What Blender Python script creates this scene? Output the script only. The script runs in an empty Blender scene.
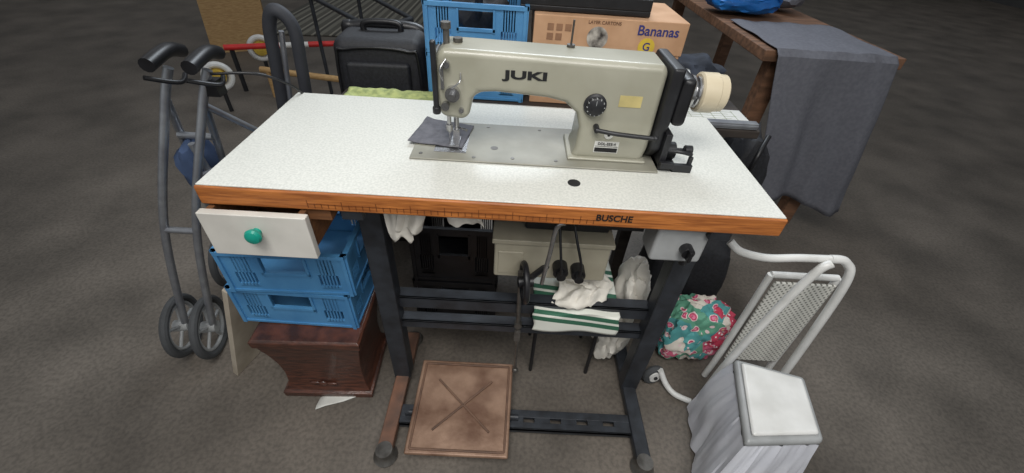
import bpy, bmesh, math, random
from mathutils import Vector, Matrix, noise
random.seed(7)
S=bpy.context.scene
COL=bpy.context.collection
try: S.view_settings.view_transform='Standard'
except Exception: pass

# ---------------------------------------------------------------- materials
def lin(c):
    o=[]
    for v in c:
        v=v/255.0
        o.append(v/12.92 if v<=0.04045 else ((v+0.055)/1.055)**2.4)
    return (o[0],o[1],o[2],1)
def mat(name,c,rough=0.5,metal=0.0,c2=None,scale=20,detail=4,bump=0.0,bscale=None,spec=0.5,lo=0.35,hi=0.65,stretch=None,alpha=1,trans=0,coat=0):
    m=bpy.data.materials.new(name);m.use_nodes=True;nt=m.node_tree;b=nt.nodes['Principled BSDF']
    b.inputs['Roughness'].default_value=rough;b.inputs['Metallic'].default_value=metal
    b.inputs['Specular IOR Level'].default_value=spec;b.inputs['Base Color'].default_value=lin(c)
    b.inputs['Alpha'].default_value=alpha;b.inputs['Transmission Weight'].default_value=trans;b.inputs['Coat Weight'].default_value=coat
    tc=nt.nodes.new('ShaderNodeTexCoord');mp=nt.nodes.new('ShaderNodeMapping')
    nt.links.new(tc.outputs['Object'],mp.inputs['Vector'])
    if stretch: mp.inputs['Scale'].default_value=stretch
    if c2 is None: c2=tuple(v*0.88 for v in c)
    n=nt.nodes.new('ShaderNodeTexNoise');n.inputs['Scale'].default_value=scale;n.inputs['Detail'].default_value=detail
    nt.links.new(mp.outputs[0],n.inputs['Vector'])
    r=nt.nodes.new('ShaderNodeValToRGB');r.color_ramp.elements[0].position=lo;r.color_ramp.elements[1].position=hi
    r.color_ramp.elements[0].color=lin(c2);r.color_ramp.elements[1].color=lin(c)
    nt.links.new(n.outputs['Fac'],r.inputs[0]);nt.links.new(r.outputs[0],b.inputs['Base Color'])
    if bump>0:
        n2=nt.nodes.new('ShaderNodeTexNoise');n2.inputs['Scale'].default_value=bscale or scale*3;n2.inputs['Detail'].default_value=5
        nt.links.new(mp.outputs[0],n2.inputs['Vector'])
        bp=nt.nodes.new('ShaderNodeBump');bp.inputs['Strength'].default_value=bump;bp.inputs['Distance'].default_value=0.01
        nt.links.new(n2.outputs['Fac'],bp.inputs['Height']);nt.links.new(bp.outputs[0],b.inputs['Normal'])
    return m
def setramp(r,stops,interp='CONSTANT'):
    r.color_ramp.interpolation=interp
    while len(r.color_ramp.elements)<len(stops): r.color_ramp.elements.new(0.5)
    for e,(p,c) in zip(r.color_ramp.elements,stops): e.position=p;e.color=lin(c)
def ramp_mat(name,kind,stops,scale=10,rough=0.7,vec=(1,0,0),back=None,bscale=9):
    m=bpy.data.materials.new(name);m.use_nodes=True;nt=m.node_tree;b=nt.nodes['Principled BSDF'];b.inputs['Roughness'].default_value=rough
    tc=nt.nodes.new('ShaderNodeTexCoord')
    r=nt.nodes.new('ShaderNodeValToRGB');setramp(r,stops)
    out=r.outputs[0]
    if kind=='voronoi':
        t=nt.nodes.new('ShaderNodeTexVoronoi');t.inputs['Scale'].default_value=scale;nt.links.new(tc.outputs['Object'],t.inputs['Vector'])
        nt.links.new(t.outputs['Distance'],r.inputs[0])
        if back:
            t2=nt.nodes.new('ShaderNodeTexVoronoi');t2.inputs['Scale'].default_value=bscale;nt.links.new(tc.outputs['Object'],t2.inputs['Vector'])
            r2=nt.nodes.new('ShaderNodeValToRGB');setramp(r2,back);sp=nt.nodes.new('ShaderNodeSeparateColor')
            nt.links.new(t2.outputs['Color'],sp.inputs[0]);nt.links.new(sp.outputs[0],r2.inputs[0])
            lt=nt.nodes.new('ShaderNodeMath');lt.operation='GREATER_THAN';lt.inputs[1].default_value=0.42;nt.links.new(t.outputs['Distance'],lt.inputs[0])
            mx=nt.nodes.new('ShaderNodeMix');mx.data_type='RGBA';nt.links.new(lt.outputs[0],mx.inputs[0]);nt.links.new(r.outputs[0],mx.inputs[6]);nt.links.new(r2.outputs[0],mx.inputs[7]);out=mx.outputs[2]
    elif kind=='stripe':
        vm=nt.nodes.new('ShaderNodeVectorMath');vm.operation='DOT_PRODUCT';vm.inputs[1].default_value=vec;nt.links.new(tc.outputs['Object'],vm.inputs[0])
        mu=nt.nodes.new('ShaderNodeMath');mu.operation='MULTIPLY';mu.inputs[1].default_value=scale;nt.links.new(vm.outputs['Value'],mu.inputs[0])
        fr=nt.nodes.new('ShaderNodeMath');fr.operation='FRACT';nt.links.new(mu.outputs[0],fr.inputs[0]);nt.links.new(fr.outputs[0],r.inputs[0])
    nt.links.new(out,b.inputs['Base Color'])
    return m

M_TOP=mat('laminate_linen',(212,212,205),0.28,c2=(196,197,190),scale=220,detail=6,lo=0.38,hi=0.62,bump=0.03,bscale=300)
M_EDGE=mat('edge_wood',(182,112,54),0.5,c2=(140,80,36),scale=18,stretch=(1,8,14),bump=0.1)
M_WOODU=mat('underside_wood',(120,78,45),0.7,c2=(90,58,34),scale=14,stretch=(1,9,9))
M_BLACK=mat('black_paint',(34,35,38),0.45,c2=(24,24,27),scale=30)
M_STEEL=mat('stand_enamel',(50,54,60),0.45,c2=(36,38,42),scale=25,metal=0.1,bump=0.05)
M_CREAM=mat('machine_enamel',(160,158,143),0.35,c2=(146,144,128),scale=9,spec=0.5,coat=0.2)
M_BED=mat('bed_enamel',(138,136,124),0.42,c2=(122,120,108),scale=14)
M_BOXC=mat('control_box_enamel',(168,162,144),0.45,c2=(150,144,126),scale=9)
M_CHROME=mat('chrome',(190,190,192),0.22,metal=0.9,c2=(160,160,160),scale=20)
M_DSTEEL=mat('worn_steel',(120,118,114),0.4,metal=0.7,c2=(85,82,78),scale=30)
M_IVORY=mat('ivory_plastic',(206,194,168),0.4,c2=(190,177,150),scale=12)
M_WHITE=mat('white_paint',(214,211,203),0.55,c2=(196,193,185),scale=9)
M_WHITEM=mat('white_lacquer',(216,216,213),0.35,c2=(200,200,196),scale=15)
M_TEAL=mat('teal_plastic',(30,160,140),0.3,c2=(20,140,122),scale=12)
M_BLUE=mat('blue_plastic',(82,142,188),0.42,c2=(66,124,172),scale=10)
M_BROWN=mat('dark_walnut',(92,54,40),0.4,c2=(56,34,27),scale=12,stretch=(2,2,12),bump=0.15,coat=0.2)
M_RUST=mat('rusty_pedal',(146,118,98),0.45,c2=(102,74,57),scale=11,detail=9,metal=0.3,bump=0.15,lo=0.35,hi=0.62)
M_RUSTF=mat('rusty_foot',(130,92,72),0.6,c2=(78,62,54),scale=14,detail=8,bump=0.1,lo=0.3,hi=0.7)
M_RIB=mat('pedal_rib_rust',(104,76,58),0.6,c2=(78,56,42),scale=20)
M_GREY=mat('grey_plastic',(160,162,162),0.4,c2=(142,144,144),scale=15)
M_CARD=mat('cardboard',(196,156,122),0.8,c2=(178,138,104),scale=12)
M_INK=mat('ink_black',(20,20,22),0.6)
M_PUR=mat('ink_blue_purple',(48,52,120),0.6)
M_PAPER=mat('paper_white',(208,208,203),0.7,c2=(190,190,184),scale=8)
M_YEL=mat('yellow_label',(196,180,120),0.6)
M_YGREEN=mat('yellow_green_cloth',(172,180,116),0.8,c2=(130,142,92),scale=60)
M_CLOTHG=mat('grey_fabric',(112,113,120),0.95,c2=(103,104,111),scale=80,bump=0.1,spec=0.1)
M_CLOTHP=mat('cloth_on_bed',(98,98,104),0.9,c2=(82,82,88),scale=60,bump=0.2)
M_CLOTHW=mat('white_fabric',(226,222,212),0.9,c2=(206,201,190),scale=25,bump=0.15)
M_SUIT=mat('black_nylon',(38,39,44),0.6,c2=(25,26,29),scale=120,bump=0.2)
M_BLKPL=mat('black_plastic',(26,26,29),0.4,c2=(17,17,19),scale=30)
M_ALU=mat('aluminium',(168,172,176),0.35,metal=0.7,c2=(140,142,148),scale=20)
M_RED=mat('red_paint',(206,44,42),0.5)
M_OWOOD=mat('pale_wood',(190,156,106),0.6,c2=(166,130,84),scale=14,stretch=(2,2,12))
M_LBOARD=mat('grey_board',(176,166,150),0.7,c2=(150,140,124),scale=10)
M_DWOOD=mat('stall_wood',(128,92,68),0.7,c2=(92,66,48),scale=8,stretch=(1,6,6),bump=0.1)
M_SHELF=mat('dark_shelf_board',(58,50,44),0.7,c2=(42,36,32),scale=8,stretch=(1,6,6))
M_BRIGHTB=mat('bright_blue_vinyl',(30,120,200),0.4,c2=(20,90,165),scale=9)
M_BAG=mat('plastic_bag_film',(228,230,236),0.35,c2=(214,216,224),scale=6,bump=0.12,bscale=14,alpha=0.96)
M_BINB=mat('bin_body',(160,166,174),0.45)
M_TYRE=mat('tyre_rubber',(70,72,74),0.8)
M_FLORAL=ramp_mat('floral_print','voronoi',[(0,(236,222,130)),(0.12,(228,130,160)),(0.24,(196,70,104)),(0.34,(232,205,205))],scale=30,back=[(0,(84,156,156)),(0.40,(206,100,128)),(0.58,(96,156,130)),(0.78,(220,212,200))],bscale=14)
M_DOTS=ramp_mat('dotted_print','voronoi',[(0,(240,235,235)),(0.28,(200,66,92))],scale=60)
M_STRIPE=ramp_mat('green_white_stripe','stripe',[(0,(216,218,208)),(0.42,(52,100,78)),(0.60,(216,218,208)),(0.70,(52,100,78)),(0.88,(216,218,208))],scale=11,vec=(0.12,1,1))
M_MAT=ramp_mat('striped_mat','stripe',[(0,(84,82,74)),(0.35,(136,133,122)),(0.5,(66,64,58)),(0.7,(116,114,104))],scale=6)
def perf_mat():
    m=bpy.data.materials.new('perforated_white');m.use_nodes=True;nt=m.node_tree;b=nt.nodes['Principled BSDF'];b.inputs['Roughness'].default_value=0.5
    tc=nt.nodes.new('ShaderNodeTexCoord')
    sp=nt.nodes.new('ShaderNodeSeparateXYZ');nt.links.new(tc.outputs['Object'],sp.inputs[0])
    ss=[]
    for k in(0,2):
        mu=nt.nodes.new('ShaderNodeMath');mu.operation='MULTIPLY';mu.inputs[1].default_value=420;nt.links.new(sp.outputs[k],mu.inputs[0])
        sn=nt.nodes.new('ShaderNodeMath');sn.operation='SINE';nt.links.new(mu.outputs[0],sn.inputs[0]);ss.append(sn)
    ml=nt.nodes.new('ShaderNodeMath');ml.operation='MULTIPLY';nt.links.new(ss[0].outputs[0],ml.inputs[0]);nt.links.new(ss[1].outputs[0],ml.inputs[1])
    r=nt.nodes.new('ShaderNodeValToRGB');r.color_ramp.elements[0].position=0.35;r.color_ramp.elements[1].position=0.5
    r.color_ramp.elements[0].color=lin((218,217,209));r.color_ramp.elements[1].color=lin((120,120,112))
    nt.links.new(ml.outputs[0],r.inputs[0]);nt.links.new(r.outputs[0],b.inputs['Base Color']);return m
M_PERF=perf_mat()
def floor_mat():
    m=bpy.data.materials.new('concrete_floor');m.use_nodes=True;nt=m.node_tree;b=nt.nodes['Principled BSDF'];b.inputs['Roughness'].default_value=0.6
    tc=nt.nodes.new('ShaderNodeTexCoord')
    n1=nt.nodes.new('ShaderNodeTexNoise');n1.inputs['Scale'].default_value=3.2;n1.inputs['Detail'].default_value=9
    n2=nt.nodes.new('ShaderNodeTexNoise');n2.inputs['Scale'].default_value=90;n2.inputs['Detail'].default_value=7
    for n in(n1,n2): nt.links.new(tc.outputs['Object'],n.inputs['Vector'])
    r=nt.nodes.new('ShaderNodeValToRGB');r.color_ramp.elements[0].position=0.3;r.color_ramp.elements[1].position=0.7
    r.color_ramp.elements[0].color=lin((80,74,67));r.color_ramp.elements[1].color=lin((114,106,97));nt.links.new(n1.outputs['Fac'],r.inputs[0])
    r2=nt.nodes.new('ShaderNodeValToRGB');r2.color_ramp.elements[0].position=0.35;r2.color_ramp.elements[1].position=0.6
    r2.color_ramp.elements[0].color=(0.70,0.70,0.70,1);r2.color_ramp.elements[1].color=(1,1,1,1);nt.links.new(n2.outputs['Fac'],r2.inputs[0])
    mx=nt.nodes.new('ShaderNodeMix');mx.data_type='RGBA';mx.blend_type='MULTIPLY';mx.inputs[0].default_value=1
    nt.links.new(r.outputs[0],mx.inputs[6]);nt.links.new(r2.outputs[0],mx.inputs[7]);nt.links.new(mx.outputs[2],b.inputs['Base Color'])
    bp=nt.nodes.new('ShaderNodeBump');bp.inputs['Strength'].default_value=0.12;bp.inputs['Distance'].default_value=0.006
    nt.links.new(n2.outputs['Fac'],bp.inputs['Height']);nt.links.new(bp.outputs[0],b.inputs['Normal']);return m
M_FLOOR=floor_mat()
M_WALL=mat('hall_wall',(92,92,92),0.9,c2=(78,78,78),scale=2)

# ---------------------------------------------------------------- mesh tools
def root(name,loc):
    e=bpy.data.objects.new(name,None);e.empty_display_size=0.05;e.location=loc;COL.objects.link(e);return e
def attach(o,par):
    if par is not None:
        o.parent=par;o.matrix_parent_inverse=Matrix.Translation(-Vector(par.location))
class B:
    """collects primitives in one mesh (world coordinates)"""
    def __init__(s): s.bm=bmesh.new();s.T=Matrix.Identity(4)
    def v(s,p): return s.bm.verts.new(s.T@Vector(p))
    def box(s,x0,x1,y0,y1,z0,z1,rz=0):
        c=Vector(((x0+x1)/2,(y0+y1)/2,0));R=Matrix.Rotation(rz,3,'Z')
        vs=[s.v(R@(Vector((x,y,z))-c)+c) for z in(z0,z1) for y in(y0,y1) for x in(x0,x1)]
        for f in((0,2,3,1),(4,5,7,6),(0,1,5,4),(2,6,7,3),(0,4,6,2),(1,3,7,5)): s.bm.faces.new([vs[i] for i in f])
        return s
    def hexa(s,b4,t4):
        vs=[s.v(p) for p in b4]+[s.v(p) for p in t4]
        s.bm.faces.new([vs[i] for i in(3,2,1,0)]);s.bm.faces.new(vs[4:8])
        for i in range(4): j=(i+1)%4;s.bm.faces.new([vs[i],vs[j],vs[4+j],vs[4+i]])
        return s
    def cyl(s,p0,p1,r,r2=None,n=24,cap=True):
        p0=Vector(p0);p1=Vector(p1);r2=r if r2 is None else r2
        d=(p1-p0).normalized();a=d.orthogonal().normalized();b=d.cross(a)
        A=[s.v(p0+(a*math.cos(t)+b*math.sin(t))*r) for t in[2*math.pi*i/n for i in range(n)]]
        C=[s.v(p1+(a*math.cos(t)+b*math.sin(t))*r2) for t in[2*math.pi*i/n for i in range(n)]]
        for i in range(n): j=(i+1)%n;s.bm.faces.new([A[i],A[j],C[j],C[i]])
        if cap: s.bm.faces.new(A[::-1]);s.bm.faces.new(C)
        return s
    def lathe(s,p0,d,prof,n=28):
        p0=Vector(p0);d=Vector(d).normalized();a=d.orthogonal().normalized();b=d.cross(a);rings=[]
        for(t,r) in prof:
            rings.append([s.v(p0+d*t+(a*math.cos(2*math.pi*i/n)+b*math.sin(2*math.pi*i/n))*max(r,1e-4)) for i in range(n)])
        for A,C in zip(rings,rings[1:]):
            for i in range(n): j=(i+1)%n;s.bm.faces.new([A[i],A[j],C[j],C[i]])
        s.bm.faces.new(rings[0][::-1]);s.bm.faces.new(rings[-1]);return s
    def torus(s,c,axis,R,r,n=36,m=10):
        c=Vector(c);d=Vector(axis).normalized();a=d.orthogonal().normalized();b=d.cross(a);rings=[]
        for i in range(n):
            t=2*math.pi*i/n;u=a*math.cos(t)+b*math.sin(t)
            rings.append([s.v(c+u*(R+r*math.cos(2*math.pi*k/m))+d*r*math.sin(2*math.pi*k/m)) for k in range(m)])
        for i in range(n):
            A=rings[i];C=rings[(i+1)%n]
            for k in range(m): l=(k+1)%m;s.bm.faces.new([A[k],A[l],C[l],C[k]])
        return s
    def prism(s,pts,axis,a0,a1):
        def P(p,a): return {'y':(p[0],a,p[1]),'x':(a,p[0],p[1]),'z':(p[0],p[1],a)}[axis]
        A=[s.v(P(p,a0)) for p in pts];C=[s.v(P(p,a1)) for p in pts];n=len(pts)
        s.bm.faces.new(A);s.bm.faces.new(C[::-1])
        for i in range(n): j=(i+1)%n;s.bm.faces.new([A[j],A[i],C[i],C[j]])
        return s
    def tube(s,pts,r,n=12,smooth=True,seg=8):
        P=[Vector(p) for p in pts]
        if smooth and len(P)>2:
            Q=[]
            for i in range(len(P)-1):
                p0=P[max(i-1,0)];p1=P[i];p2=P[i+1];p3=P[min(i+2,len(P)-1)]
                for k in range(seg):
                    t=k/seg
                    Q.append(0.5*((2*p1)+(p2-p0)*t+(2*p0-5*p1+4*p2-p3)*t*t+(-p0+3*p1-3*p2+p3)*t**3))
            Q.append(P[-1]);P=Q
        a=None;rings=[]
        for i,p in enumerate(P):
            d=(P[min(i+1,len(P)-1)]-P[max(i-1,0)]).normalized()
            a=d.orthogonal().normalized() if a is None else (a-d*a.dot(d)).normalized()
            b=d.cross(a)
            rings.append([s.v(p+(a*math.cos(2*math.pi*k/n)+b*math.sin(2*math.pi*k/n))*r) for k in range(n)])
        for A,C in zip(rings,rings[1:]):
            for k in range(n): l=(k+1)%n;s.bm.faces.new([A[k],A[l],C[l],C[k]])
        s.bm.faces.new(rings[0][::-1]);s.bm.faces.new(rings[-1]);return s
    def ball(s,c,rx,ry=None,rz=None,sub=3,nz=0,seed=0,sq=0,freq=2.2,nz2=0):
        """ellipsoid; sq>0 pushes it towards a box (soft bag); nz, nz2 add large and small lumps"""
        ry=ry or rx;rz=rz or rx
        g=bmesh.ops.create_icosphere(s.bm,subdivisions=sub,radius=1)
        for v in g['verts']:
            co=v.co.copy()
            k=1+nz*noise.noise(co*freq+Vector((seed,seed,0)))+nz2*noise.noise(co*freq*3+Vector((seed,0,seed)))
            if sq: k*=(1-sq)+sq/max(abs(co.x),abs(co.y),abs(co.z))*0.9
            v.co=s.T@(Vector((co.x*rx*k,co.y*ry*k,co.z*rz*k))+Vector(c))
        return s
    def grid(s,nu,nv,f):
        V=[[s.v(f(i/nu,j/nv)) for j in range(nv+1)] for i in range(nu+1)]
        for i in range(nu):
            for j in range(nv): s.bm.faces.new([V[i][j],V[i+1][j],V[i+1][j+1],V[i][j+1]])
        return s
    def done(s,name,m,par=None,bevel=0,seg=2,smooth=True,solid=0,sub=0):
        bmesh.ops.recalc_face_normals(s.bm,faces=s.bm.faces)
        me=bpy.data.meshes.new(name);s.bm.to_mesh(me);s.bm.free()
        o=bpy.data.objects.new(name,me);COL.objects.link(o);me.materials.append(m)
        if smooth:
            for p in me.polygons: p.use_smooth=True
        if solid: k=o.modifiers.new('s','SOLIDIFY');k.thickness=solid;k.offset=0
        if sub: k=o.modifiers.new('u','SUBSURF');k.levels=sub;k.render_levels=sub
        if bevel: k=o.modifiers.new('b','BEVEL');k.width=bevel;k.segments=seg;k.limit_method='ANGLE';k.angle_limit=math.radians(40)
        if smooth and not sub:
            try:
                me.set_sharp_from_angle(angle=math.radians(35))
            except Exception: pass
            if bevel: k=o.modifiers.new('w','WEIGHTED_NORMAL')
        attach(o,par);return o
def text(name,body,size,loc,rot,m,par,ext=0.0004,ax='CENTER',sx=1,off=0.015):
    cu=bpy.data.curves.new(name,'FONT');cu.body=body;cu.size=size;cu.extrude=ext;cu.align_x=ax;cu.align_y='CENTER'
    cu.materials.append(m);cu.offset=size*off
    o=bpy.data.objects.new(name,cu);o.location=loc;o.rotation_euler=rot;o.scale=(sx,1,1);COL.objects.link(o)
    attach(o,par);return o
FR=(math.radians(90),0,0)

# ---------------------------------------------------------------- room
B().box(-9,10,-4,11,-0.1,0).done('floor',M_FLOOR,smooth=False)
B().box(-9,10,11,11.2,0,4.5).done('wall_back',M_WALL,smooth=False)
B().box(-9.2,-9,-4,11,0,4.5).done('wall_left',M_WALL,smooth=False)
B().box(10,10.2,-4,11,0,4.5).done('wall_right',M_WALL,smooth=False)

# ---------------------------------------------------------------- sewing table
X0=-0.007;X1=1.069;D=0.440;H=0.763
t=root('sewing_table',(0.53,0.2,0))
B().box(X0+0.004,X1-0.004,0.0,D-0.004,H-0.003,H).done('laminate_top',M_TOP,t,bevel=0.001)
B().box(X0,X1,-0.004,D,H-0.042,H-0.003).done('top_slab',M_EDGE,t,bevel=0.004,seg=3)
b=B()
x=0.19;i=0
while x<0.72:
    b.box(x,x+0.0012,-0.0046,-0.003,H-0.036,H-0.036+(0.010 if i%5 else 0.017));x+=0.0125;i+=1
b.box(0.19,0.72,-0.0046,-0.003,H-0.0275,H-0.0265)
b.done('ruler_marks',mat('ruler_ink',(110,58,20),0.6),t,smooth=False)
text('edge_lettering','BUSCHE',0.0195,(0.752,-0.0048,H-0.021),FR,M_INK,t,sx=0.95,off=0.02)
B().cyl((0.682,0.076,H-0.002),(0.682,0.076,H+0.0015),0.0125).done('cable_hole_cap',M_BLACK,t,bevel=0.0008)
# drawer
b=B();b.box(-0.004,0.192,-0.030,-0.014,0.622,0.7205);b.done('drawer_front',M_WHITE,t,bevel=0.002)
b=B();b.box(0.002,0.014,-0.014,0.34,0.628,0.717).box(0.170,0.182,-0.014,0.34,0.628,0.717).box(0.014,0.170,0.33,0.34,0.628,0.717).box(0.014,0.170,-0.014,0.34,0.628,0.636)
b.done('drawer_box',M_WOODU,t,bevel=0.001)
b=B();b.box(-0.006,0.002,0.02,0.34,0.66,0.72).box(0.182,0.225,0.003,0.34,0.695,0.7205);b.done('drawer_runners',M_WOODU,t)
B().lathe((0.096,-0.030,0.685),(0,-1,0),[(0,0.008),(0.006,0.007),(0.009,0.013),(0.016,0.0155),(0.021,0.013),(0.024,0.005)]).done('drawer_knob',M_TEAL,t)
# stand
for k,xx in enumerate((0.265,0.962)):
    b=B()
    b.box(xx-0.024,xx+0.024,0.075,0.080,0.03,0.715)
    b.box(xx-0.024,xx-0.019,0.080,0.120,0.03,0.715).box(xx+0.019,xx+0.024,0.080,0.120,0.03,0.715)
    b.done('post_%d'%(k+1),M_STEEL,t,bevel=0.0015)
    b=B();b.box(xx-0.02,xx+0.02,-0.14,0.24,0.012,0.040)
    b.done('foot_%d'%(k+1),M_RUSTF if k==0 else M_STEEL,t,bevel=0.004)
    b=B();b.lathe((xx,-0.142,0.0),(0,0,1),[(0,0.030),(0.008,0.032),(0.014,0.026),(0.03,0.022),(0.042,0.022)]).lathe((xx,0.235,0.0),(0,0,1),[(0,0.028),(0.008,0.03),(0.02,0.024)])
    b.done('glides_%d'%(k+1),M_DSTEEL,t)
    B().box(xx-0.02,xx+0.02,0.0,0.40,0.700,0.7205).done('top_bracket_%d'%(k+1),M_STEEL,t,bevel=0.002)
# lower slotted crossbar
b=B();x0=0.285;x1=0.942
b.box(x0,x1,-0.066,-0.046,0.022,0.034).box(x0,x1,-0.032,-0.010,0.022,0.034)
q=x0
while q<x1-0.02:
    b.box(q,q+0.045,-0.050,-0.028,0.0225,0.0335);q+=0.0765
b.box(x0,x1,-0.066,-0.062,0.012,0.034)
b.done('lower_crossbar',M_STEEL,t,bevel=0.001)
b=B();b.box(0.284,0.943,0.100,0.106,0.335,0.375).box(0.284,0.943,0.100,0.135,0.369,0.375)
b.box(0.284,0.943,0.092,0.098,0.262,0.290).box(0.284,0.943,0.092,0.125,0.284,0.290)
b.done('rear_crossbar',M_STEEL,t,bevel=0.001)
# pedal
def ped(x,y): return 0.055+(y+0.15)*0.14
b=B()
b.hexa([(0.320,-0.155,0.045),(0.594,-0.155,0.045),(0.600,0.105,0.080),(0.328,0.105,0.080)],[(0.320,-0.155,0.055),(0.594,-0.155,0.055),(0.600,0.105,0.090),(0.328,0.105,0.090)])
b.done('pedal_plate',M_RUST,t,bevel=0.006,seg=3)
b=B()
def bar(p,q,w,h=0.004):
    p=Vector(p);q=Vector(q);d=(q-p).normalized();n=Vector((-d.y,d.x))*w/2
    P=[p+n,p-n,q-n,q+n]
    b.hexa([(a.x,a.y,ped(a.x,a.y)-0.001) for a in P],[(a.x,a.y,ped(a.x,a.y)+h) for a in P])
bar((0.333,-0.143),(0.583,-0.143),0.006,0.004);bar((0.341,0.092),(0.588,0.092),0.006,0.004);bar((0.333,-0.143),(0.341,0.092),0.006,0.004);bar((0.583,-0.143),(0.588,0.092),0.006,0.004)
bar((0.385,-0.095),(0.540,0.045),0.006,0.004);bar((0.540,-0.095),(0.385,0.045),0.006,0.004)
b.done('pedal_ribs',M_RIB,t,bevel=0.0015)
b=B();b.box(0.30,0.62,-0.045,-0.031,0.034,0.048).cyl((0.31,-0.038,0.045),(0.62,-0.038,0.045),0.007)
b.done('pedal_axle',M_STEEL,t)
b=B();b.cyl((0.606,0.085,0.088),(0.602,0.09,0.30),0.0045).cyl((0.602,0.09,0.30),(0.595,0.09,0.50),0.006).cyl((0.602,0.082,0.30),(0.602,0.098,0.30),0.010).box(0.594,0.610,0.082,0.098,0.235,0.275).ball((0.606,0.085,0.09),0.009)
b.done('treadle_rod',M_DSTEEL,t)
# motor & control unit
m=t
B().box(0.530,0.805,0.115,0.25,0.455,0.575).done('control_box',M_BOXC,m,bevel=0.006,seg=3)
b=B();b.box(0.525,0.81,0.108,0.258,0.567,0.580).box(0.54,0.60,0.112,0.116,0.47,0.54);b.done('control_box_lid',M_BOXC,m,bevel=0.003)
b=B();b.cyl((0.69,0.118,0.505),(0.69,0.085,0.505),0.018).cyl((0.733,0.118,0.500),(0.733,0.085,0.500),0.017).cyl((0.69,0.085,0.505),(0.69,0.07,0.505),0.011).cyl((0.733,0.085,0.500),(0.733,0.07,0.500),0.011)
b.tube([(0.69,0.075,0.505),(0.685,0.07,0.545),(0.675,0.10,0.62),(0.665,0.15,0.71)],0.0032).tube([(0.733,0.075,0.50),(0.73,0.07,0.55),(0.71,0.09,0.62),(0.69,0.16,0.71)],0.0032)
b.done('plugs_and_cables',M_BLKPL,m)
b=B();b.torus((0.605,0.06,0.495),(1,0.12,0),0.045,0.007).cyl((0.59,0.06,0.495),(0.625,0.065,0.495),0.013)
for q in range(4):
    an=q*math.pi/2+0.4;b.cyl((0.605,0.06,0.495),(0.605,0.06+0.042*math.cos(an),0.495+0.042*math.sin(an)),0.004,n=8)
b.cyl((0.61,0.065,0.495),(0.66,0.12,0.495),0.008)
b.done('hand_wheel_small',M_BLKPL,m)
B().tube([(0.67,0.03,0.70),(0.655,0.03,0.685),(0.65,0.04,0.60),(0.645,0.055,0.50)],0.005).done('knee_lifter_rod',M_CHROME,m)
b=B();b.box(0.42,0.85,0.15,0.30,0.675,0.719).box(0.60,0.80,0.15,0.26,0.581,0.676);b.cyl((0.50,0.2,0.69),(0.50,0.2,0.64),0.03)
b.done('oil_pan',M_BLKPL,m,bevel=0.006)
b=B();b.tube([(0.34,0.10,0.71),(0.38,0.09,0.66),(0.45,0.10,0.65),(0.55,0.10,0.67),(0.66,0.09,0.66),(0.80,0.08,0.69)],0.006).tube([(0.40,0.08,0.71),(0.48,0.07,0.67),(0.60,0.08,0.69),(0.86,0.05,0.70)],0.005).box(0.70,0.84,0.06,0.12,0.665,0.7195)
b.done('cable_loom',M_BLKPL,m)
# switch box
b=B();b.box(0.850,0.955,0.015,0.085,0.625,0.719);b.done('switch_box',M_GREY,m,bevel=0.008,seg=3)
b=B();b.cyl((0.915,0.016,0.665),(0.915,-0.004,0.665),0.013).box(0.9115,0.9185,-0.016,0.0,0.652,0.678).cyl((0.935,0.04,0.63),(0.935,0.04,0.60),0.008)
b.done('switch_knob',M_BLKPL,m,bevel=0.001)

# ---------------------------------------------------------------- sewing machine
s=root('industrial_sewing_machine',(0.6,0.22,0.763))
B().box(0.350,0.860,0.130,0.308,0.7631,0.7675).done('bed',M_BED,s,bevel=0.002)
b=B()
prof=[(0.832,0.767),(0.838,0.80),(0.838,0.955),(0.826,0.965),(0.60,0.968),(0.47,0.970),(0.425,0.970),(0.408,0.960),(0.404,0.90),(0.412,0.842),(0.462,0.836),(0.470,0.850),(0.476,0.880),(0.488,0.893),(0.52,0.896),(0.62,0.891),(0.655,0.884),(0.680,0.864),(0.690,0.835),(0.688,0.790),(0.680,0.767)]
b.prism(prof,'y',0.165,0.262).done('arm_body',M_CREAM,s,bevel=0.013,seg=5)
b=B();b.box(0.674,0.838,0.158,0.270,0.767,0.774);b.done('pillar_base',M_CREAM,s,bevel=0.003)
b=B();b.box(0.398,0.407,0.178,0.252,0.845,0.955);b.done('face_plate',M_CHROME,s,bevel=0.003)
b=B();b.box(0.402,0.412,0.155,0.168,0.860,0.985).cyl((0.407,0.162,0.865),(0.407,0.162,0.85),0.008);b.done('takeup_guard',M_BLACK,s,bevel=0.003)
b=B();b.cyl((0.425,0.205,0.965),(0.425,0.205,0.995),0.006).cyl((0.425,0.205,0.995),(0.425,0.205,1.006),0.009).cyl((0.445,0.215,0.965),(0.445,0.215,0.978),0.009).cyl((0.66,0.24,0.965),(0.66,0.24,1.015),0.002).cyl((0.66,0.24,0.965),(0.66,0.24,0.972),0.008)
b.done('top_screws_and_pin',M_DSTEEL,s)
b=B();b.cyl((0.43,0.165,0.945),(0.43,0.156,0.945),0.006).cyl((0.44,0.166,0.893),(0.44,0.150,0.893),0.014).cyl((0.44,0.150,0.893),(0.44,0.138,0.893),0.006).cyl((0.425,0.166,0.868),(0.425,0.153,0.868),0.008)
b.tube([(0.43,0.158,0.955),(0.42,0.146,0.94),(0.425,0.148,0.92)],0.0018).tube([(0.44,0.144,0.908),(0.455,0.148,0.92),(0.455,0.164,0.93)],0.0015)
b.cyl((0.455,0.166,0.860),(0.455,0.158,0.860),0.005).box(0.418,0.424,0.158,0.164,0.90,0.945)
b.done('thread_tension',M_CHROME,s)
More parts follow.
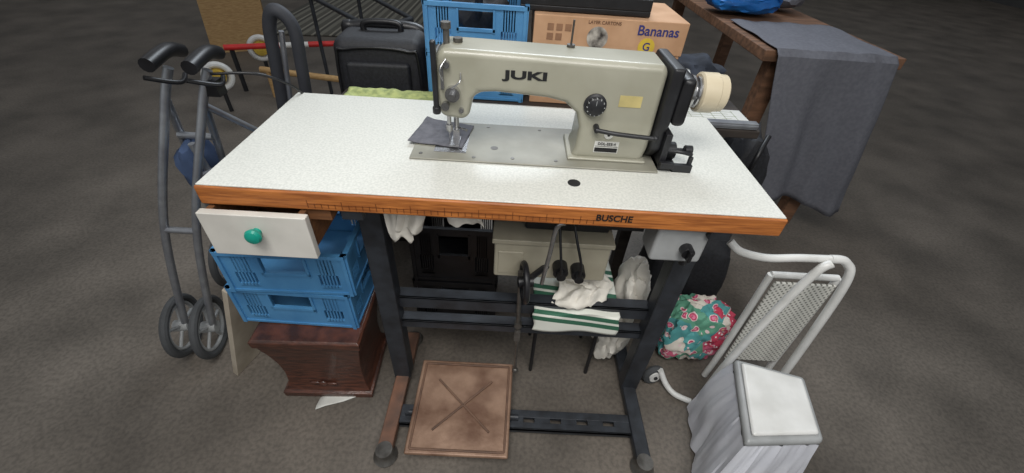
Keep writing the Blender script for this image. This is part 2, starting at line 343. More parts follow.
b=B();b.cyl((0.424,0.20,0.84),(0.424,0.20,0.795),0.0045).cyl((0.424,0.20,0.795),(0.424,0.20,0.770),0.0012,n=8).cyl((0.437,0.215,0.84),(0.437,0.215,0.785),0.0055).box(0.426,0.446,0.175,0.22,0.7725,0.7755).box(0.430,0.444,0.208,0.222,0.775,0.795).cyl((0.437,0.215,0.80),(0.46,0.20,0.80),0.003)
b.cyl((0.424,0.20,0.812),(0.424,0.20,0.80),0.008)
b.done('needle_and_presser_foot',M_CHROME,s)
B().box(0.395,0.462,0.16,0.25,0.7675,0.7685).done('needle_plate',M_CHROME,s)
b=B();b.lathe((0.712,0.165,0.886),(0,-1,0),[(0,0.022),(0.004,0.022),(0.006,0.018),(0.014,0.017),(0.016,0.014)]);b.done('stitch_dial',M_BLACK,s)
b=B()
for q in range(12):
    a=q*math.pi/6;b.box(0.712+0.0165*math.cos(a)-0.001,0.712+0.0165*math.cos(a)+0.001,0.150,0.160,0.886+0.0165*math.sin(a)-0.001,0.886+0.0165*math.sin(a)+0.001)
b.box(0.7115,0.7125,0.1485,0.149,0.890,0.899);b.done('dial_marks',M_GREY,s)
b=B();b.tube([(0.72,0.148,0.842),(0.76,0.140,0.840),(0.835,0.134,0.838)],0.0045).ball((0.835,0.134,0.838),0.006).cyl((0.722,0.168,0.842),(0.722,0.146,0.842),0.006);b.done('reverse_lever',M_BLACK,s)
text('brand_lettering','JUKI',0.0205,(0.576,0.1645,0.932),FR,M_INK,s,sx=2.1,ext=0.0006,off=0.04)
B().box(0.757,0.800,0.1642,0.1655,0.885,0.907).done('yellow_sticker',M_YEL,s)
B().box(0.726,0.776,0.1640,0.1655,0.786,0.811).done('model_plate',M_PAPER,s)
b=B();b.box(0.7275,0.7745,0.1636,0.165,0.7875,0.797).box(0.7275,0.7745,0.1636,0.165,0.7995,0.8005);b.done('model_plate_print',M_INK,s)
text('model_lettering','DDL-555-4',0.008,(0.751,0.1634,0.8055),FR,M_INK,s)
B().cyl((0.751,0.165,0.826),(0.751,0.163,0.826),0.009).done('round_badge',M_PAPER,s)
B().cyl((0.751,0.1635,0.826),(0.751,0.1625,0.826),0.003).done('round_badge_mark',M_INK,s)
b=B()
for(px,py) in((0.37,0.15),(0.48,0.145),(0.56,0.15),(0.65,0.15),(0.37,0.29),(0.50,0.29),(0.62,0.29)): b.cyl((px,py,0.767),(px,py,0.7685),0.004,n=12)
b.cyl((0.52,0.19,0.767),(0.52,0.19,0.768),0.008)
b.done('bed_screws',M_DSTEEL,s)
# belt guard / handwheel
b=B();b.prism([(0.150,0.966),(0.28,0.966),(0.29,0.95),(0.29,0.772),(0.19,0.772),(0.160,0.80),(0.160,0.84),(0.150,0.86)],'x',0.839,0.862)
b.done('belt_guard',M_BLACK,s,bevel=0.006,seg=3)
b=B();b.prism([(0.146,0.950),(0.28,0.950),(0.28,0.858),(0.146,0.858)],'x',0.862,0.888);b.done('pulley_cover',M_BLKPL,s,bevel=0.010,seg=3)
b=B();b.lathe((0.886,0.215,0.905),(1,0,0),[(0,0.040),(0.004,0.042),(0.007,0.038),(0.008,0.026),(0.012,0.024)]);b.done('handwheel',M_DSTEEL,s)
b=B();b.lathe((0.896,0.215,0.905),(1,0,0),[(0,0.020),(0.004,0.020),(0.005,0.032),(0.010,0.032),(0.011,0.020),(0.016,0.020),(0.017,0.030),(0.022,0.030)]);b.done('handwheel_hub',M_CHROME,s)
b=B();b.lathe((0.918,0.215,0.905),(1,0,0),[(0,0.034),(0.003,0.038),(0.034,0.038),(0.036,0.036),(0.051,0.035),(0.054,0.031),(0.0545,0.012)]);b.done('needle_positioner',M_IVORY,s)
b=B();b.box(0.862,0.90,0.145,0.20,0.763,0.773).cyl((0.870,0.16,0.772),(0.870,0.16,0.81),0.006).cyl((0.875,0.185,0.79),(0.90,0.185,0.79),0.018).cyl((0.90,0.185,0.79),(0.92,0.185,0.79),0.006).tube([(0.875,0.16,0.80),(0.90,0.15,0.805),(0.925,0.15,0.80)],0.004)
b.box(0.89,0.93,0.140,0.150,0.763,0.780).cyl((0.925,0.15,0.763),(0.925,0.15,0.795),0.005).cyl((0.915,0.17,0.80),(0.93,0.17,0.80),0.010).box(0.862,0.89,0.135,0.145,0.772,0.785)
b.box(0.862,0.875,0.15,0.28,0.763,0.84)
b.done('bobbin_winder',M_BLACK,s,bevel=0.001)
def cl(u,v):
    P=[Vector((0.335,0.190)),Vector((0.452,0.176)),Vector((0.468,0.285)),Vector((0.355,0.312))]
    p=P[0]*(1-u)*(1-v)+P[1]*u*(1-v)+P[2]*u*v+P[3]*(1-u)*v
    return (p.x,p.y,0.7705+0.0035*max(0,noise.noise(Vector((p.x*30,p.y*30,0))))+0.006*max(0,(0.15-u))*3)
B().grid(24,24,cl).done('cloth_swatch',M_CLOTHP,None,solid=0.0015)

# ---------------------------------------------------------------- crates
def crate(name,x0,x1,y0,y1,z0,z1,mt,par=None,th=0.006,rz=0):
    b=B();cx=(x0+x1)/2;cy=(y0+y1)/2
    b.T=Matrix.Translation((cx,cy,0))@Matrix.Rotation(rz,4,'Z')@Matrix.Translation((-cx,-cy,0))
    h=z1-z0
    b.box(x0,x1,y0,y1,z0,z0+th)
    def wall(horizontal,c,out):
        L0,L1=(x0,x1) if horizontal else (y0,y1);w=L1-L0
        def pc(u0,u1,v0,v1,t=th,o=0):
            a0=L0+u0*w;a1=L0+u1*w;q0=z0+v0*h;q1=z0+v1*h
            lo,hi=(c-o,c+t) if out<0 else (c-t,c+o)
            if horizontal: b.box(a0,a1,lo,hi,q0,q1)
            else: b.box(lo,hi,a0,a1,q0,q1)
        pc(0,1,0,0.16);pc(0,1,0.92,1.0,th,0.006);pc(0,1,0.02,0.07,th,0.003)
        pc(0,0.09,0.16,0.92);pc(0.91,1,0.16,0.92)
        pc(0.25,0.33,0.16,0.92);pc(0.67,0.75,0.16,0.92)
        pc(0.33,0.67,0.16,0.52);pc(0.33,0.67,0.86,0.92)
        for side in(0.09,0.75):
            for k in range(1,6): pc(side+k*0.16/6-0.006,side+k*0.16/6+0.006,0.16,0.92)
            pc(side,side+0.16,0.50,0.92);pc(side,side+0.16,0.14,0.22)
        pc(0,0.03,0,1,th,0.005);pc(0.97,1,0,1,th,0.005)
        pc(0.31,0.33,0.45,0.9,th,0.004);pc(0.67,0.69,0.45,0.9,th,0.004)
        pc(0.31,0.69,0.47,0.53,th,0.004)
    wall(True,y0,-1);wall(True,y1,1);wall(False,x0,-1);wall(False,x1,1)
    return b.done(name,mt,par,smooth=False)
crate('stacking_crate',-0.118,0.180,0.065,0.30,0.285,0.413,M_BLUE,rz=-0.02)
crate('stacking_crate',-0.098,0.192,0.060,0.30,0.414,0.545,M_BLUE,rz=0.02)
# carved wooden machine case under the crates: smooth bowed sides, plinth and one top moulding
w=root('carved_wooden_box',(0.02,0.12,0))
Rb=Matrix.Translation((0.052,0.128,0))@Matrix.Rotation(0.03,4,'Z')
levels=[(0.0,0.010),(0.022,0.012),(0.026,0.004),(0.05,-0.006),(0.10,-0.008),(0.15,-0.004),(0.20,0.004),(0.235,0.012),(0.250,0.014),(0.254,0.020),(0.278,0.022),(0.284,0.016)]
b=B();rings=[]
for(z,e) in levels:
    rings.append([b.v(Rb@Vector((x*(0.118+e),y*(0.10+e),z))) for(x,y) in((-1,-1),(1,-1),(1,1),(-1,1))])
for A,C in zip(rings,rings[1:]):
    for i in range(4): j=(i+1)%4;b.bm.faces.new([A[i],A[j],C[j],C[i]])
b.bm.faces.new(rings[0][::-1]);b.bm.faces.new(rings[-1])
b.done('box_body',M_BROWN,w,bevel=0.002)
b=B();b.ball((0.045,0.030,0.055),0.012,0.006,0.010).ball((0.02,0.031,0.055),0.016,0.004,0.005).ball((0.07,0.030,0.055),0.016,0.004,0.005)
b.done('carved_rosette',M_BROWN,w)
B().grid(6,6,lambda u,v:(0.03+u*0.14,-0.025+v*0.04+u*0.06,0.004+0.003*math.sin(u*9+v*5))).done('paper_scrap',M_PAPER,None,solid=0.001)
b=B();b.hexa([(-0.265,0.08,0),(-0.245,0.07,0),(-0.17,0.32,0),(-0.19,0.33,0)],[(-0.190,0.12,0.34),(-0.170,0.11,0.34),(-0.14,0.32,0.34),(-0.16,0.33,0.34)]).done('leaning_board',M_LBOARD,None,bevel=0.002)

# ---------------------------------------------------------------- black crates, scraps under table
crate('storage_crate',0.27,0.53,0.31,0.52,0.0,0.22,M_BLKPL)
crate('storage_crate',0.275,0.53,0.31,0.52,0.221,0.44,M_BLKPL)
def scrap(name,x0,x1,y,z0,z1,mt,sd=0,amp=0.02,sk=0.0):
    def f(u,v):
        n=noise.noise(Vector((u*2.2+sd,v*1.5,sd)));n2=noise.noise(Vector((u*3+sd,v*2,sd+5)))
        xx=x0+(x1-x0)*u+sk*(1-v)
        return (xx,y+amp*n+amp*0.4*math.sin(u*9+sd),z0+(z1-z0)*v+ (0.02*n2*(1-v)))
    return B().grid(30,20,f).done(name,mt,None,solid=0.0015)
scrap('white_cloth_scraps',0.300,0.350,0.055,0.612,0.715,M_CLOTHW,1,0.012,0.01)
scrap('white_cloth_scraps',0.345,0.400,0.050,0.640,0.715,M_CLOTHW,4,0.012,-0.02)
scrap('white_cloth_scraps',0.420,0.490,0.055,0.660,0.715,M_CLOTHW,9,0.012,0.02)
# striped folding stool
def tw(u,v):
    x=0.640+0.225*u
    L=v*0.28
    if L<0.070: return (x+0.004*math.sin(v*20),0.085-0.004*math.sin(u*8),0.290+L)
    L-=0.070
    return (x,0.085+L,0.360+0.004*math.sin(u*10+v*6))
tr=root('striped_folding_stool',(0.75,0.2,0))
B().grid(30,40,tw).done('striped_seat',M_STRIPE,tr,solid=0.006)
b=B()
for(x,y) in((0.66,0.145),(0.84,0.145),(0.66,0.285),(0.84,0.285)): b.cyl((x,y,0),(x,y,0.352),0.006)
b.cyl((0.66,0.145,0.345),(0.84,0.145,0.345),0.006).cyl((0.66,0.285,0.345),(0.84,0.285,0.345),0.006);b.done('stool_frame',M_BLKPL,tr)
def wc(u,v):
    x=0.685+0.145*u+0.02*math.sin(v*5);y=0.108+0.14*v
    z=0.378+0.030*max(-0.3,noise.noise(Vector((u*3,v*3,2))))+0.010*noise.noise(Vector((u*9,v*9,2)))+0.06*v
    return (x+0.03*noise.noise(Vector((v*3,0,1))),y-0.02*math.sin(u*4)*(1-v),z)
B().grid(30,30,wc).done('draped_white_cloth',M_CLOTHW,tr,solid=0.004)
b=B();b.ball((0.925,0.21,0.33),0.045,0.055,0.11,sub=4,nz=0.35,nz2=0.12,seed=3);b.ball((0.905,0.215,0.16),0.055,0.07,0.14,sub=4,nz=0.3,nz2=0.15,seed=8);b.done('white_textile_bundle',M_CLOTHW)

# ---------------------------------------------------------------- right side
hd=root('black_holdall',(1.17,0.5,0))
B().ball((1.17,0.445,0.205),0.150,0.095,0.195,sub=4,nz=0.08,nz2=0.03,seed=1,sq=0.5).done('bag_body',M_SUIT,hd)
def shoe(name,x,y,z,rz):
    r_=root(name,(x,y,z));R=Matrix.Translation((x,y,z))@Matrix.Rotation(rz,4,'Z')
    b=B();b.T=R;b.prism([(-0.12,-0.025),(-0.06,-0.038),(0.05,-0.042),(0.11,-0.030),(0.13,0),(0.11,0.030),(0.05,0.040),(-0.06,0.032),(-0.12,0.025)],'z',0,0.018);b.done('sole',M_CLOTHW,r_,bevel=0.003)
    b=B();b.T=R
    def up(u,v):
        x_=-0.115+0.238*u;w_=0.033*min(1,(1.02-u)*6)**0.5*min(1,(u+0.03)*8)**0.5+0.002
        h_=0.085-0.050*max(0,min(1,(u-0.30)/0.4));an=math.pi*v
        return (x_,-math.cos(an)*w_,0.018+math.sin(an)**0.6*h_*(min(1,(1.03-u)*5)**0.5))
    b.grid(24,16,up).done('upper',M_BLKPL,r_)
shoe('black_trainer',1.10,0.385,0.415,0.3);shoe('black_trainer',1.20,0.48,0.415,-0.2)
fb=root('floral_shopping_bag',(1.19,0.25,0))
B().ball((1.175,0.252,0.125),0.105,0.072,0.125,sub=5,nz=0.16,nz2=0.14,seed=5,sq=0.45).done('bag_body',M_FLORAL,fb)
B().ball((1.232,0.245,0.150),0.058,0.060,0.080,sub=4,nz=0.2,nz2=0.12,seed=9,sq=0.4).done('bag_gusset',M_DOTS,fb)
ch=root('folding_chair',(1.35,0.1,0))
b=B()
b.tube([(1.055,0.10,0.620),(1.08,0.085,0.605),(1.14,0.08,0.595),(1.21,0.08,0.60),(1.28,0.08,0.602)],0.009)
b.tube([(1.275,0.065,0.602),(1.25,0.062,0.57),(1.215,0.06,0.40),(1.19,0.06,0.20),(1.18,0.06,0.012)],0.010)
b.tube([(1.28,0.08,0.602),(1.32,0.08,0.595),(1.345,0.07,0.54),(1.36,0.06,0.30),(1.37,0.05,0.012)],0.010)
b.tube([(1.245,0.16,0.47),(1.24,0.155,0.13),(1.23,0.15,0.012)],0.009).tube([(1.42,0.16,0.47),(1.42,0.155,0.13),(1.42,0.15,0.012)],0.009)
b.tube([(1.245,0.16,0.47),(1.32,0.16,0.47),(1.42,0.16,0.47)],0.009)
b.done('chair_frame',M_WHITEM,ch)
b=B();b.box(1.252,1.413,0.140,0.148,0.12,0.46);b.done('perforated_seat',M_PERF,ch,bevel=0.003)
cs=root('caster_base',(1.12,0.08,0))
b=B();b.tube([(1.06,0.12,0.075),(1.085,0.10,0.030),(1.11,0.075,0.016),(1.155,0.055,0.012)],0.009);b.done('trolley_tube',M_WHITEM,cs)
b=B();b.torus((1.048,0.125,0.040),(0.25,-0.93,0.1),0.026,0.011).done('caster_tyre',M_TYRE,cs)
B().cyl((1.045,0.14,0.038),(1.052,0.112,0.041),0.019).done('caster_hub',M_WHITEM,cs)
B().cyl((1.052,0.112,0.041),(1.053,0.108,0.0415),0.006).done('caster_axle',M_BLACK,cs)
# waste bin
bn=root('waste_bin',(1.19,-0.11,0))
T4=[(1.095,-0.204),(1.262,-0.192),(1.297,-0.045),(1.150,-0.004)]
c=Vector((1.196,-0.115))
def sc(k,z,off=(0,0)): return [((p[0]-c.x)*k+c.x+off[0],(p[1]-c.y)*k+c.y+off[1],z) for p in T4]
B().hexa(sc(0.72,0.0),sc(0.95,0.305)).done('bin_body',M_BINB,bn,bevel=0.012,seg=3)
B().hexa(sc(1.06,0.300),sc(1.06,0.325)).done('bin_rim',M_GREY,bn,bevel=0.010,seg=3)
B().hexa(sc(0.93,0.325),sc(0.88,0.335)).done('bin_lid',M_WHITEM,bn,bevel=0.006,seg=3)
def bagf(u,v):
    P=sc(1.0,0.0);k=(u*4)%4;i=int(k)%4;f=k-int(k)
    p=Vector(P[i]).lerp(Vector(P[(i+1)%4]),f);a=u*2*math.pi
    q=Vector((math.cos(a)*3,math.sin(a)*3))
    n=noise.noise(Vector((q.x*1.6,q.y*1.6,v*1.2)));n3=noise.noise(Vector((q.x*4,q.y*4,v*1.5)))
    flare=1.03+0.26*math.sin(min(1,v*1.3)*math.pi*0.62)-0.06*v
    d=(Vector((p.x,p.y))-c)*(flare+0.20*n*min(1,v*2)+0.07*n3)
    return (c.x+d.x,min(c.y+d.y,0.035),0.304-0.285*v)
B().grid(160,24,bagf).done('bin_liner',M_BAG,bn,solid=0.0)

# ---------------------------------------------------------------- behind: market table with goods
mk=root('market_table',(0.75,0.8,0))
b=B();b.box(0.02,0.30,0.555,0.70,0.655,0.680).box(0.30,1.30,0.555,1.00,0.655,0.680);b.done('table_board',M_SHELF,mk,bevel=0.003)
b=B()
for(x,y) in((0.06,0.60),(1.00,0.60),(0.34,0.95),(1.26,0.95)): b.box(x-0.02,x+0.02,y-0.02,y+0.02,0,0.656)
b.done('table_legs',M_SHELF,mk)
st=root('pattern_ruler',(0.6,0.62,0.68))
B().box(0.42,0.78,0.560,0.635,0.681,0.683).done('ruler_sheet',M_PAPER,st)
b=B()
for q in(0.53,0.60,0.67,0.74): b.cyl((q,0.597,0.6825),(q,0.597,0.6836),0.022)
for q in range(6): b.box(0.435,0.49,0.570+q*0.010,0.573+q*0.010,0.6825,0.6834)
b.done('ruler_print',mat('ruler_print_grey',(70,74,70),0.7),st)
st=root('paper_pattern',(1.2,0.62,0.68))
B().box(1.02,1.29,0.60,0.70,0.681,0.684).done('pattern_sheet',M_PAPER,st)
b=B()
for q in range(7): b.box(1.04+q*0.036,1.042+q*0.036,0.61,0.69,0.6838,0.6842)
for q in range(5): b.box(1.05+0.012*(q%3),1.26-0.02*(q%2),0.612+q*0.017,0.614+q*0.017,0.6838,0.6842)
b.done('pattern_print',mat('pattern_ink',(140,148,120),0.7),st)
b=B();b.box(0.90,1.29,0.560,0.585,0.681,0.70).box(0.90,1.29,0.558,0.562,0.686,0.695);b.done('metal_rail',M_ALU,None,bevel=0.002)
B().grid(40,14,lambda u,v:(0.05+0.35*u,0.560+0.095*v,0.695+0.008*noise.noise(Vector((u*12,v*3,0)))+0.004*math.sin(v*9))).done('folded_yellow_cloth',M_YGREEN,None,solid=0.008)
crate('stacking_crate',0.295,0.580,0.665,0.93,0.681,0.815,M_BLUE)
crate('stacking_crate',0.295,0.580,0.665,0.93,0.816,0.95,M_BLUE)
b=B();b.ball((0.44,0.80,0.90),0.09,0.08,0.07,sub=3,nz=0.3,seed=4).tube([(0.44,0.73,0.90),(0.445,0.70,0.975),(0.46,0.72,1.02)],0.012);b.done('black_umbrella_bag',M_SUIT)
bb=root('banana_carton',(0.83,0.8,0.68))
B().box(0.605,1.035,0.672,0.94,0.681,0.930).done('carton_body',M_CARD,bb,bevel=0.003)
B().box(0.601,1.039,0.668,0.944,0.845,0.934).done('carton_lid',M_CARD,bb,bevel=0.003)
text('carton_lettering','Bananas',0.037,(0.955,0.6672,0.908),FR,M_PUR,bb)
text('carton_small_lettering','LAYER CARTONS',0.012,(0.80,0.6672,0.922),FR,M_DWOOD,bb)
b=B()
for(x,z) in((0.64,0.905),(0.665,0.905),(0.69,0.905),(0.64,0.88),(0.665,0.88)): b.box(x,x+0.018,0.6668,0.668,z-0.01,z+0.008)
b.done('carton_print',mat('carton_print',(150,112,84),0.8),bb)
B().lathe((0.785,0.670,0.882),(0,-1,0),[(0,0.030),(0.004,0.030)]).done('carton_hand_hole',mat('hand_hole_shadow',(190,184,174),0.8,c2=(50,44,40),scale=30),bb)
B().lathe((0.93,0.668,0.866),(0,-1,0),[(0,0.024),(0.0015,0.024)]).done('carton_logo',mat('logo_yellow',(215,184,60),0.6),bb)
text('carton_logo_letter','G',0.03,(0.93,0.6662,0.866),FR,M_PUR,bb)
b=B();b.box(0.56,0.93,0.70,0.93,0.936,0.950).box(0.56,0.93,0.70,0.71,0.950,0.980).box(0.56,0.93,0.92,0.93,0.950,0.980).box(0.56,0.57,0.71,0.92,0.950,0.980).box(0.92,0.93,0.71,0.92,0.950,0.980)
for q in range(5): b.box(0.62+q*0.06,0.63+q*0.06,0.71,0.92,0.950,0.967)
b.done('black_tray',M_BLKPL,None,bevel=0.002)
b=B();b.ball((1.16,0.84,0.745),0.10,0.09,0.06,sub=4,nz=0.25,nz2=0.1,seed=21);b.done('dark_jacket',mat('dark_jacket_cloth',(44,50,62),0.9,c2=(30,34,42),scale=20,bump=0.2))

# suitcase on a low plinth box
B().box(-0.04,0.26,0.74,0.98,0.0,0.24).done('wooden_plinth',M_SHELF,None,bevel=0.004)
su=root('suitcase',(0.10,0.86,0.24))
R=Matrix.Translation((0.110,0.865,0.0))@Matrix.Rotation(0.06,4,'Z')
b=B();b.T=R;b.box(-0.145,0.145,-0.11,0.11,0.265,0.815);b.done('suitcase_shell',M_SUIT,su,bevel=0.04,seg=5)
b=B();b.T=R
b.box(-0.10,0.10,-0.135,-0.10,0.56,0.75);b.box(-0.11,0.11,-0.13,-0.10,0.32,0.52);b.done('suitcase_pockets',M_SUIT,su,bevel=0.012,seg=3)
b=B();b.T=R
b.tube([(-0.06,0.0,0.81),(-0.05,0.0,0.838),(0.05,0.0,0.838),(0.06,0.0,0.81)],0.010)
b.tube([(-0.13,-0.112,0.30),(-0.13,-0.114,0.73),(-0.09,-0.114,0.785),(0.09,-0.114,0.785),(0.13,-0.114,0.73),(0.13,-0.112,0.30)],0.005)
b.tube([(-0.13,0.05,0.30),(-0.13,0.05,0.76),(-0.10,0.05,0.812),(0.10,0.05,0.812),(0.13,0.05,0.76)],0.02)
for xx in(-0.11,0.11):
    b.cyl((xx-0.015,-0.08,0.262),(xx+0.015,-0.08,0.262),0.02).cyl((xx-0.015,0.08,0.262),(xx+0.015,0.08,0.262),0.02)
b.done('suitcase_handle_and_wheels',M_BLKPL,su)

# pushchair handle loop
ph=root('pushchair',(-0.1,0.6,0))
b=B();b.tube([(-0.21,0.60,0.0),(-0.165,0.60,0.5),(-0.120,0.58,0.78),(-0.10,0.57,0.885),(-0.068,0.56,0.925),(-0.038,0.57,0.885),(-0.048,0.58,0.78),(-0.085,0.60,0.5),(-0.12,0.60,0.0)],0.017)
b.done('frame_loop',mat('dark_grey_foam',(52,54,60),0.7),ph)
B().tube([(-0.145,0.60,0.50),(-0.10,0.585,0.75),(-0.078,0.58,0.87)],0.007).done('inner_bar',M_ALU,ph)

# rollator (left, folded flat)
ro=root('rollator_walker',(-0.33,0.25,0))
b=B();dx=-0.085;ex=0.010
def sh(L,o): return [(p[0]+o+ex,p[1]+0.015,p[2]) for p in L]
for o in(0,dx):
    b.tube(sh([(-0.35,0.16,0.10),(-0.28,0.21,0.45),(-0.17,0.27,0.76),(-0.13,0.29,0.855)],o),0.010)
    b.tube(sh([(-0.38,0.45,0.10),(-0.25,0.36,0.52),(-0.17,0.29,0.78)],o),0.009)
b.tube(sh([(-0.28,0.21,0.45),(-0.28+dx,0.21,0.45)],0),0.009).tube(sh([(-0.20,0.31,0.68),(-0.20+dx,0.31,0.68)],0),0.009)
b.tube(sh([(-0.23,0.25,0.60),(-0.12,0.42,0.60)],0),0.009).tube(sh([(-0.17,0.28,0.78),(-0.07,0.44,0.58)],0),0.008).tube(sh([(-0.23,0.27,0.68),(-0.22,0.30,0.40)],0),0.008)
b.done('aluminium_frame',M_ALU,ro)
b=B()
for o in(0,dx):
    b.tube(sh([(-0.14,0.36,0.870),(-0.125,0.30,0.888),(-0.115,0.22,0.882)],o),0.015)
    b.tube(sh([(-0.125,0.21,0.86),(-0.095,0.26,0.835),(-0.115,0.31,0.835)],o),0.005)
b.tube(sh([(-0.12,0.28,0.85),(-0.03,0.32,0.84),(0.0,0.42,0.76),(-0.05,0.5,0.66)],0),0.003).box(-0.140,-0.105,0.290,0.320,0.80,0.835);b.done('grips_and_cable',M_BLKPL,ro)
b=B();WH=[(-0.350,0.175),(-0.350+dx,0.175),(-0.380,0.47),(-0.380+dx,0.47)]
for(x,y) in WH: b.torus((x,y,0.10),(1,0.20,0),0.088,0.012)
b.done('tyres',M_TYRE,ro)
b=B()
for(x,y) in WH:
    b.torus((x,y,0.10),(1,0.20,0),0.072,0.006);b.cyl((x-0.02,y-0.004,0.10),(x+0.02,y+0.004,0.10),0.018)
    for k in range(5):
        a=k*2*math.pi/5;d=Vector((-0.196,0.98,0))*math.cos(a)+Vector((0,0,1))*math.sin(a);b.cyl((x,y,0.10),Vector((x,y,0.10))+d*0.07,0.005,n=8)
b.done('rims',M_GREY,ro)
b=B();b.ball((-0.260,0.33,0.60),0.03,0.06,0.07,sub=3,nz=0.2,seed=3,sq=0.3);b.done('folded_seat_sling',mat('blue_grey_fabric',(60,78,110),0.9),ro)

# far left: poles, board, mat
po=root('barrier_pole',(-1.0,2.3,0.3))
b=B();b.tube([(-1.36,2.22,0.30),(-1.05,2.34,0.30)],0.018).tube([(-0.88,2.40,0.30),(-0.60,2.50,0.30)],0.018);b.done('pole_red',M_RED,po)
B().tube([(-1.05,2.34,0.30),(-0.88,2.40,0.30)],0.018).done('pole_white',M_WHITEM,po)
b=B()
for(x,y) in((-1.34,2.26),(-0.62,2.53)): b.tube([(x,y,0.0),(x,y,0.30)],0.015)
b.done('pole_posts',M_BLACK,po)
for(x,y,z) in((-1.26,1.92,0.22),(-1.25,2.45,0.24)):
    wv=root('toy_wheel',(x,y,z))
    B().torus((x,y,z),(0.5,-0.85,0.1),0.07,0.018).done('tyre',M_WHITEM,wv)
    B().cyl((x-0.01,y+0.02,z),(x+0.01,y-0.025,z),0.045).done('hub',mat('hub_yellow',(214,180,70),0.5),wv)
    B().cyl((x,y,z-0.08),(x,y,0.0),0.012).done('stem',M_BLACK,wv)
b=B();b.tube([(-1.15,2.2,0.18),(-0.55,2.15,0.16)],0.02);b.cyl((-1.1,2.19,0.17),(-1.1,2.19,0),0.015).cyl((-0.6,2.16,0.16),(-0.6,2.16,0),0.015);b.done('wooden_pole',M_OWOOD)
b=B();b.hexa([(-2.0,3.0,0),(-1.6,3.2,0),(-1.62,3.25,0),(-2.02,3.05,0)],[(-2.0,3.1,0.8),(-1.6,3.3,0.8),(-1.62,3.35,0.8),(-2.02,3.15,0.8)]).done('plywood_panel',M_OWOOD)
B().grid(10,10,lambda u,v:(-2.0+1.5*u,3.6+2.2*v+0.2*u,0.008)).done('striped_rug',M_MAT,None,solid=0.01)
b=B();b.tube([(-0.75,2.3,0.62),(-0.25,1.9,0.55)],0.014).tube([(-0.55,2.6,0.62),(-0.1,2.2,0.55)],0.014);b.tube([(-0.75,2.3,0.62),(-0.75,2.3,0)],0.012).tube([(-0.25,1.9,0.55),(-0.25,1.9,0)],0.012).tube([(-0.55,2.6,0.62),(-0.55,2.6,0)],0.012).tube([(-0.1,2.2,0.55),(-0.1,2.2,0)],0.012);b.tube([(-0.75,2.3,0.62),(-0.55,2.6,0.62)],0.014).tube([(-0.25,1.9,0.55),(-0.1,2.2,0.55)],0.014)
b.done('garden_bench_frame',M_STEEL)

# stall table on the right with draped cloth
sr=root('stall_table',(1.75,1.6,0))
b=B();b.box(1.46,1.98,0.99,2.4,0.76,0.80);b.done('stall_board',M_DWOOD,sr,bevel=0.004)
b=B()
for(x,y) in((1.55,1.06),(1.92,1.06),(1.55,2.3),(1.92,2.3)): b.box(x-0.03,x+0.03,y-0.03,y+0.03,0,0.761)
b.done('stall_legs',M_DWOOD,sr)
def dr(u,v):
    L=v*1.10
    x=1.49+0.44*u+0.17*(max(0,L-0.45)/0.65)
    if L<0.45: return (x,1.42-L,0.806+0.006*noise.noise(Vector((u*6,L*6,0)))+0.003)
    L-=0.45
    w_=min(1,L*3)
    return (x,0.960-0.022*math.sin(u*9+L*1.5)*w_-0.010*math.sin(u*21+1+L*3)*w_+0.010*noise.noise(Vector((u*4,L*4,3))),0.806-L*(1-0.05*math.sin(u*5)))
B().grid(90,40,dr).done('draped_grey_cloth',M_CLOTHG,sr,solid=0.003)
b=B();b.ball((1.60,1.60,0.865),0.17,0.12,0.055,sub=4,nz=0.15,nz2=0.06,seed=2,sq=0.4);b.tube([(1.48,1.50,0.88),(1.55,1.45,0.94),(1.66,1.45,0.94),(1.72,1.50,0.88)],0.008);b.done('blue_sports_bag',M_BRIGHTB)
b=B();b.ball((1.86,1.75,0.86),0.09,0.12,0.045,sub=3,nz=0.2,seed=6);b.done('folded_clothing',M_CLOTHG)
ru=root('dark_rucksack',(1.40,0.76,0))
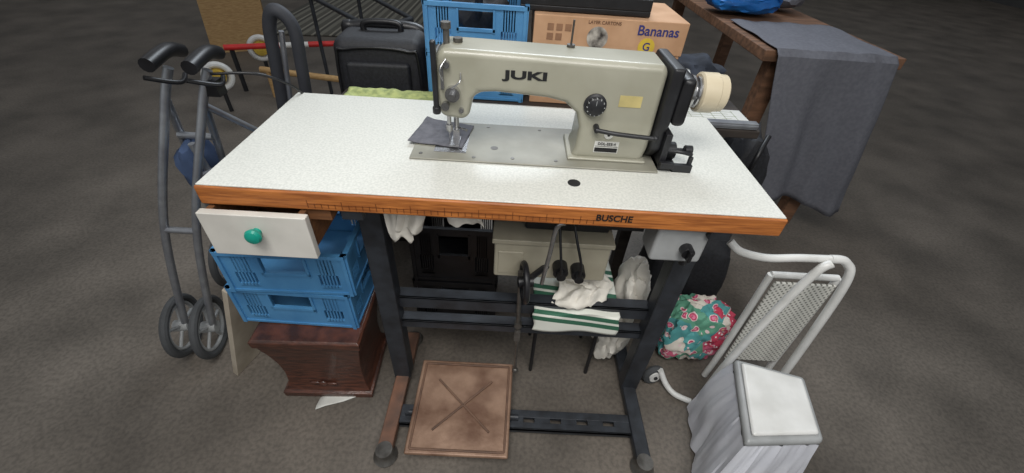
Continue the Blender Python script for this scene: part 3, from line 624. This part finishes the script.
B().ball((1.40,0.77,0.31),0.085,0.12,0.30,sub=4,nz=0.15,nz2=0.06,seed=12,sq=0.35).done('sack_body',M_SUIT,ru)
B().tube([(1.37,0.64,0.45),(1.36,0.61,0.56),(1.40,0.66,0.62)],0.008).done('sack_strap',M_BLKPL,ru)

# ---------------------------------------------------------------- lights
def area(name,loc,size,sy,e,color=(1,1,1),tgt=None,spread=180):
    l=bpy.data.lights.new(name,'AREA');l.shape='RECTANGLE';l.size=size;l.size_y=sy;l.energy=e;l.color=color;l.spread=math.radians(spread)
    o=bpy.data.objects.new(name,l);o.location=loc;COL.objects.link(o)
    if tgt: o.rotation_euler=(Vector(tgt)-Vector(loc)).to_track_quat('-Z','Y').to_euler()
area('hall_light',(0.8,2.0,2.5),1.4,0.7,20,(0.84,0.92,1.0),(0.50,0.7,0.5),120)
area('hall_light.001',(0.3,-0.9,2.6),0.9,0.9,14,(1.0,0.98,0.95),(0.52,0.3,0.2),110)
area('front_fill',(1.0,-1.2,1.9),0.6,0.6,4,(1.0,0.98,0.95),(0.75,0.2,0.2),100)  # fill lamp added in front to lift the dark under the table
wd=bpy.data.worlds.new('w');S.world=wd;wd.use_nodes=True
wd.node_tree.nodes['Background'].inputs[0].default_value=(0.94,0.97,1.0,1);wd.node_tree.nodes['Background'].inputs[1].default_value=0.36

# ---------------------------------------------------------------- camera
yaw,pitch,roll,F=0.0215,0.6971,0.0703,412.87
f=Vector((math.sin(yaw)*math.cos(pitch),math.cos(yaw)*math.cos(pitch),-math.sin(pitch)))
r=Vector((math.cos(yaw),-math.sin(yaw),0));u=r.cross(f)
r2=r*math.cos(roll)+u*math.sin(roll);u2=-r*math.sin(roll)+u*math.cos(roll)
cd=bpy.data.cameras.new('camera');cam=bpy.data.objects.new('camera',cd);COL.objects.link(cam)
Mx=Matrix((r2,u2,-f)).transposed().to_4x4();Mx.translation=Vector((0.554,-0.6102,1.1934));cam.matrix_world=Mx
cd.sensor_fit='HORIZONTAL';cd.sensor_width=36;cd.lens=36*F/1024;cd.clip_start=0.02;cd.clip_end=60
S.camera=cam
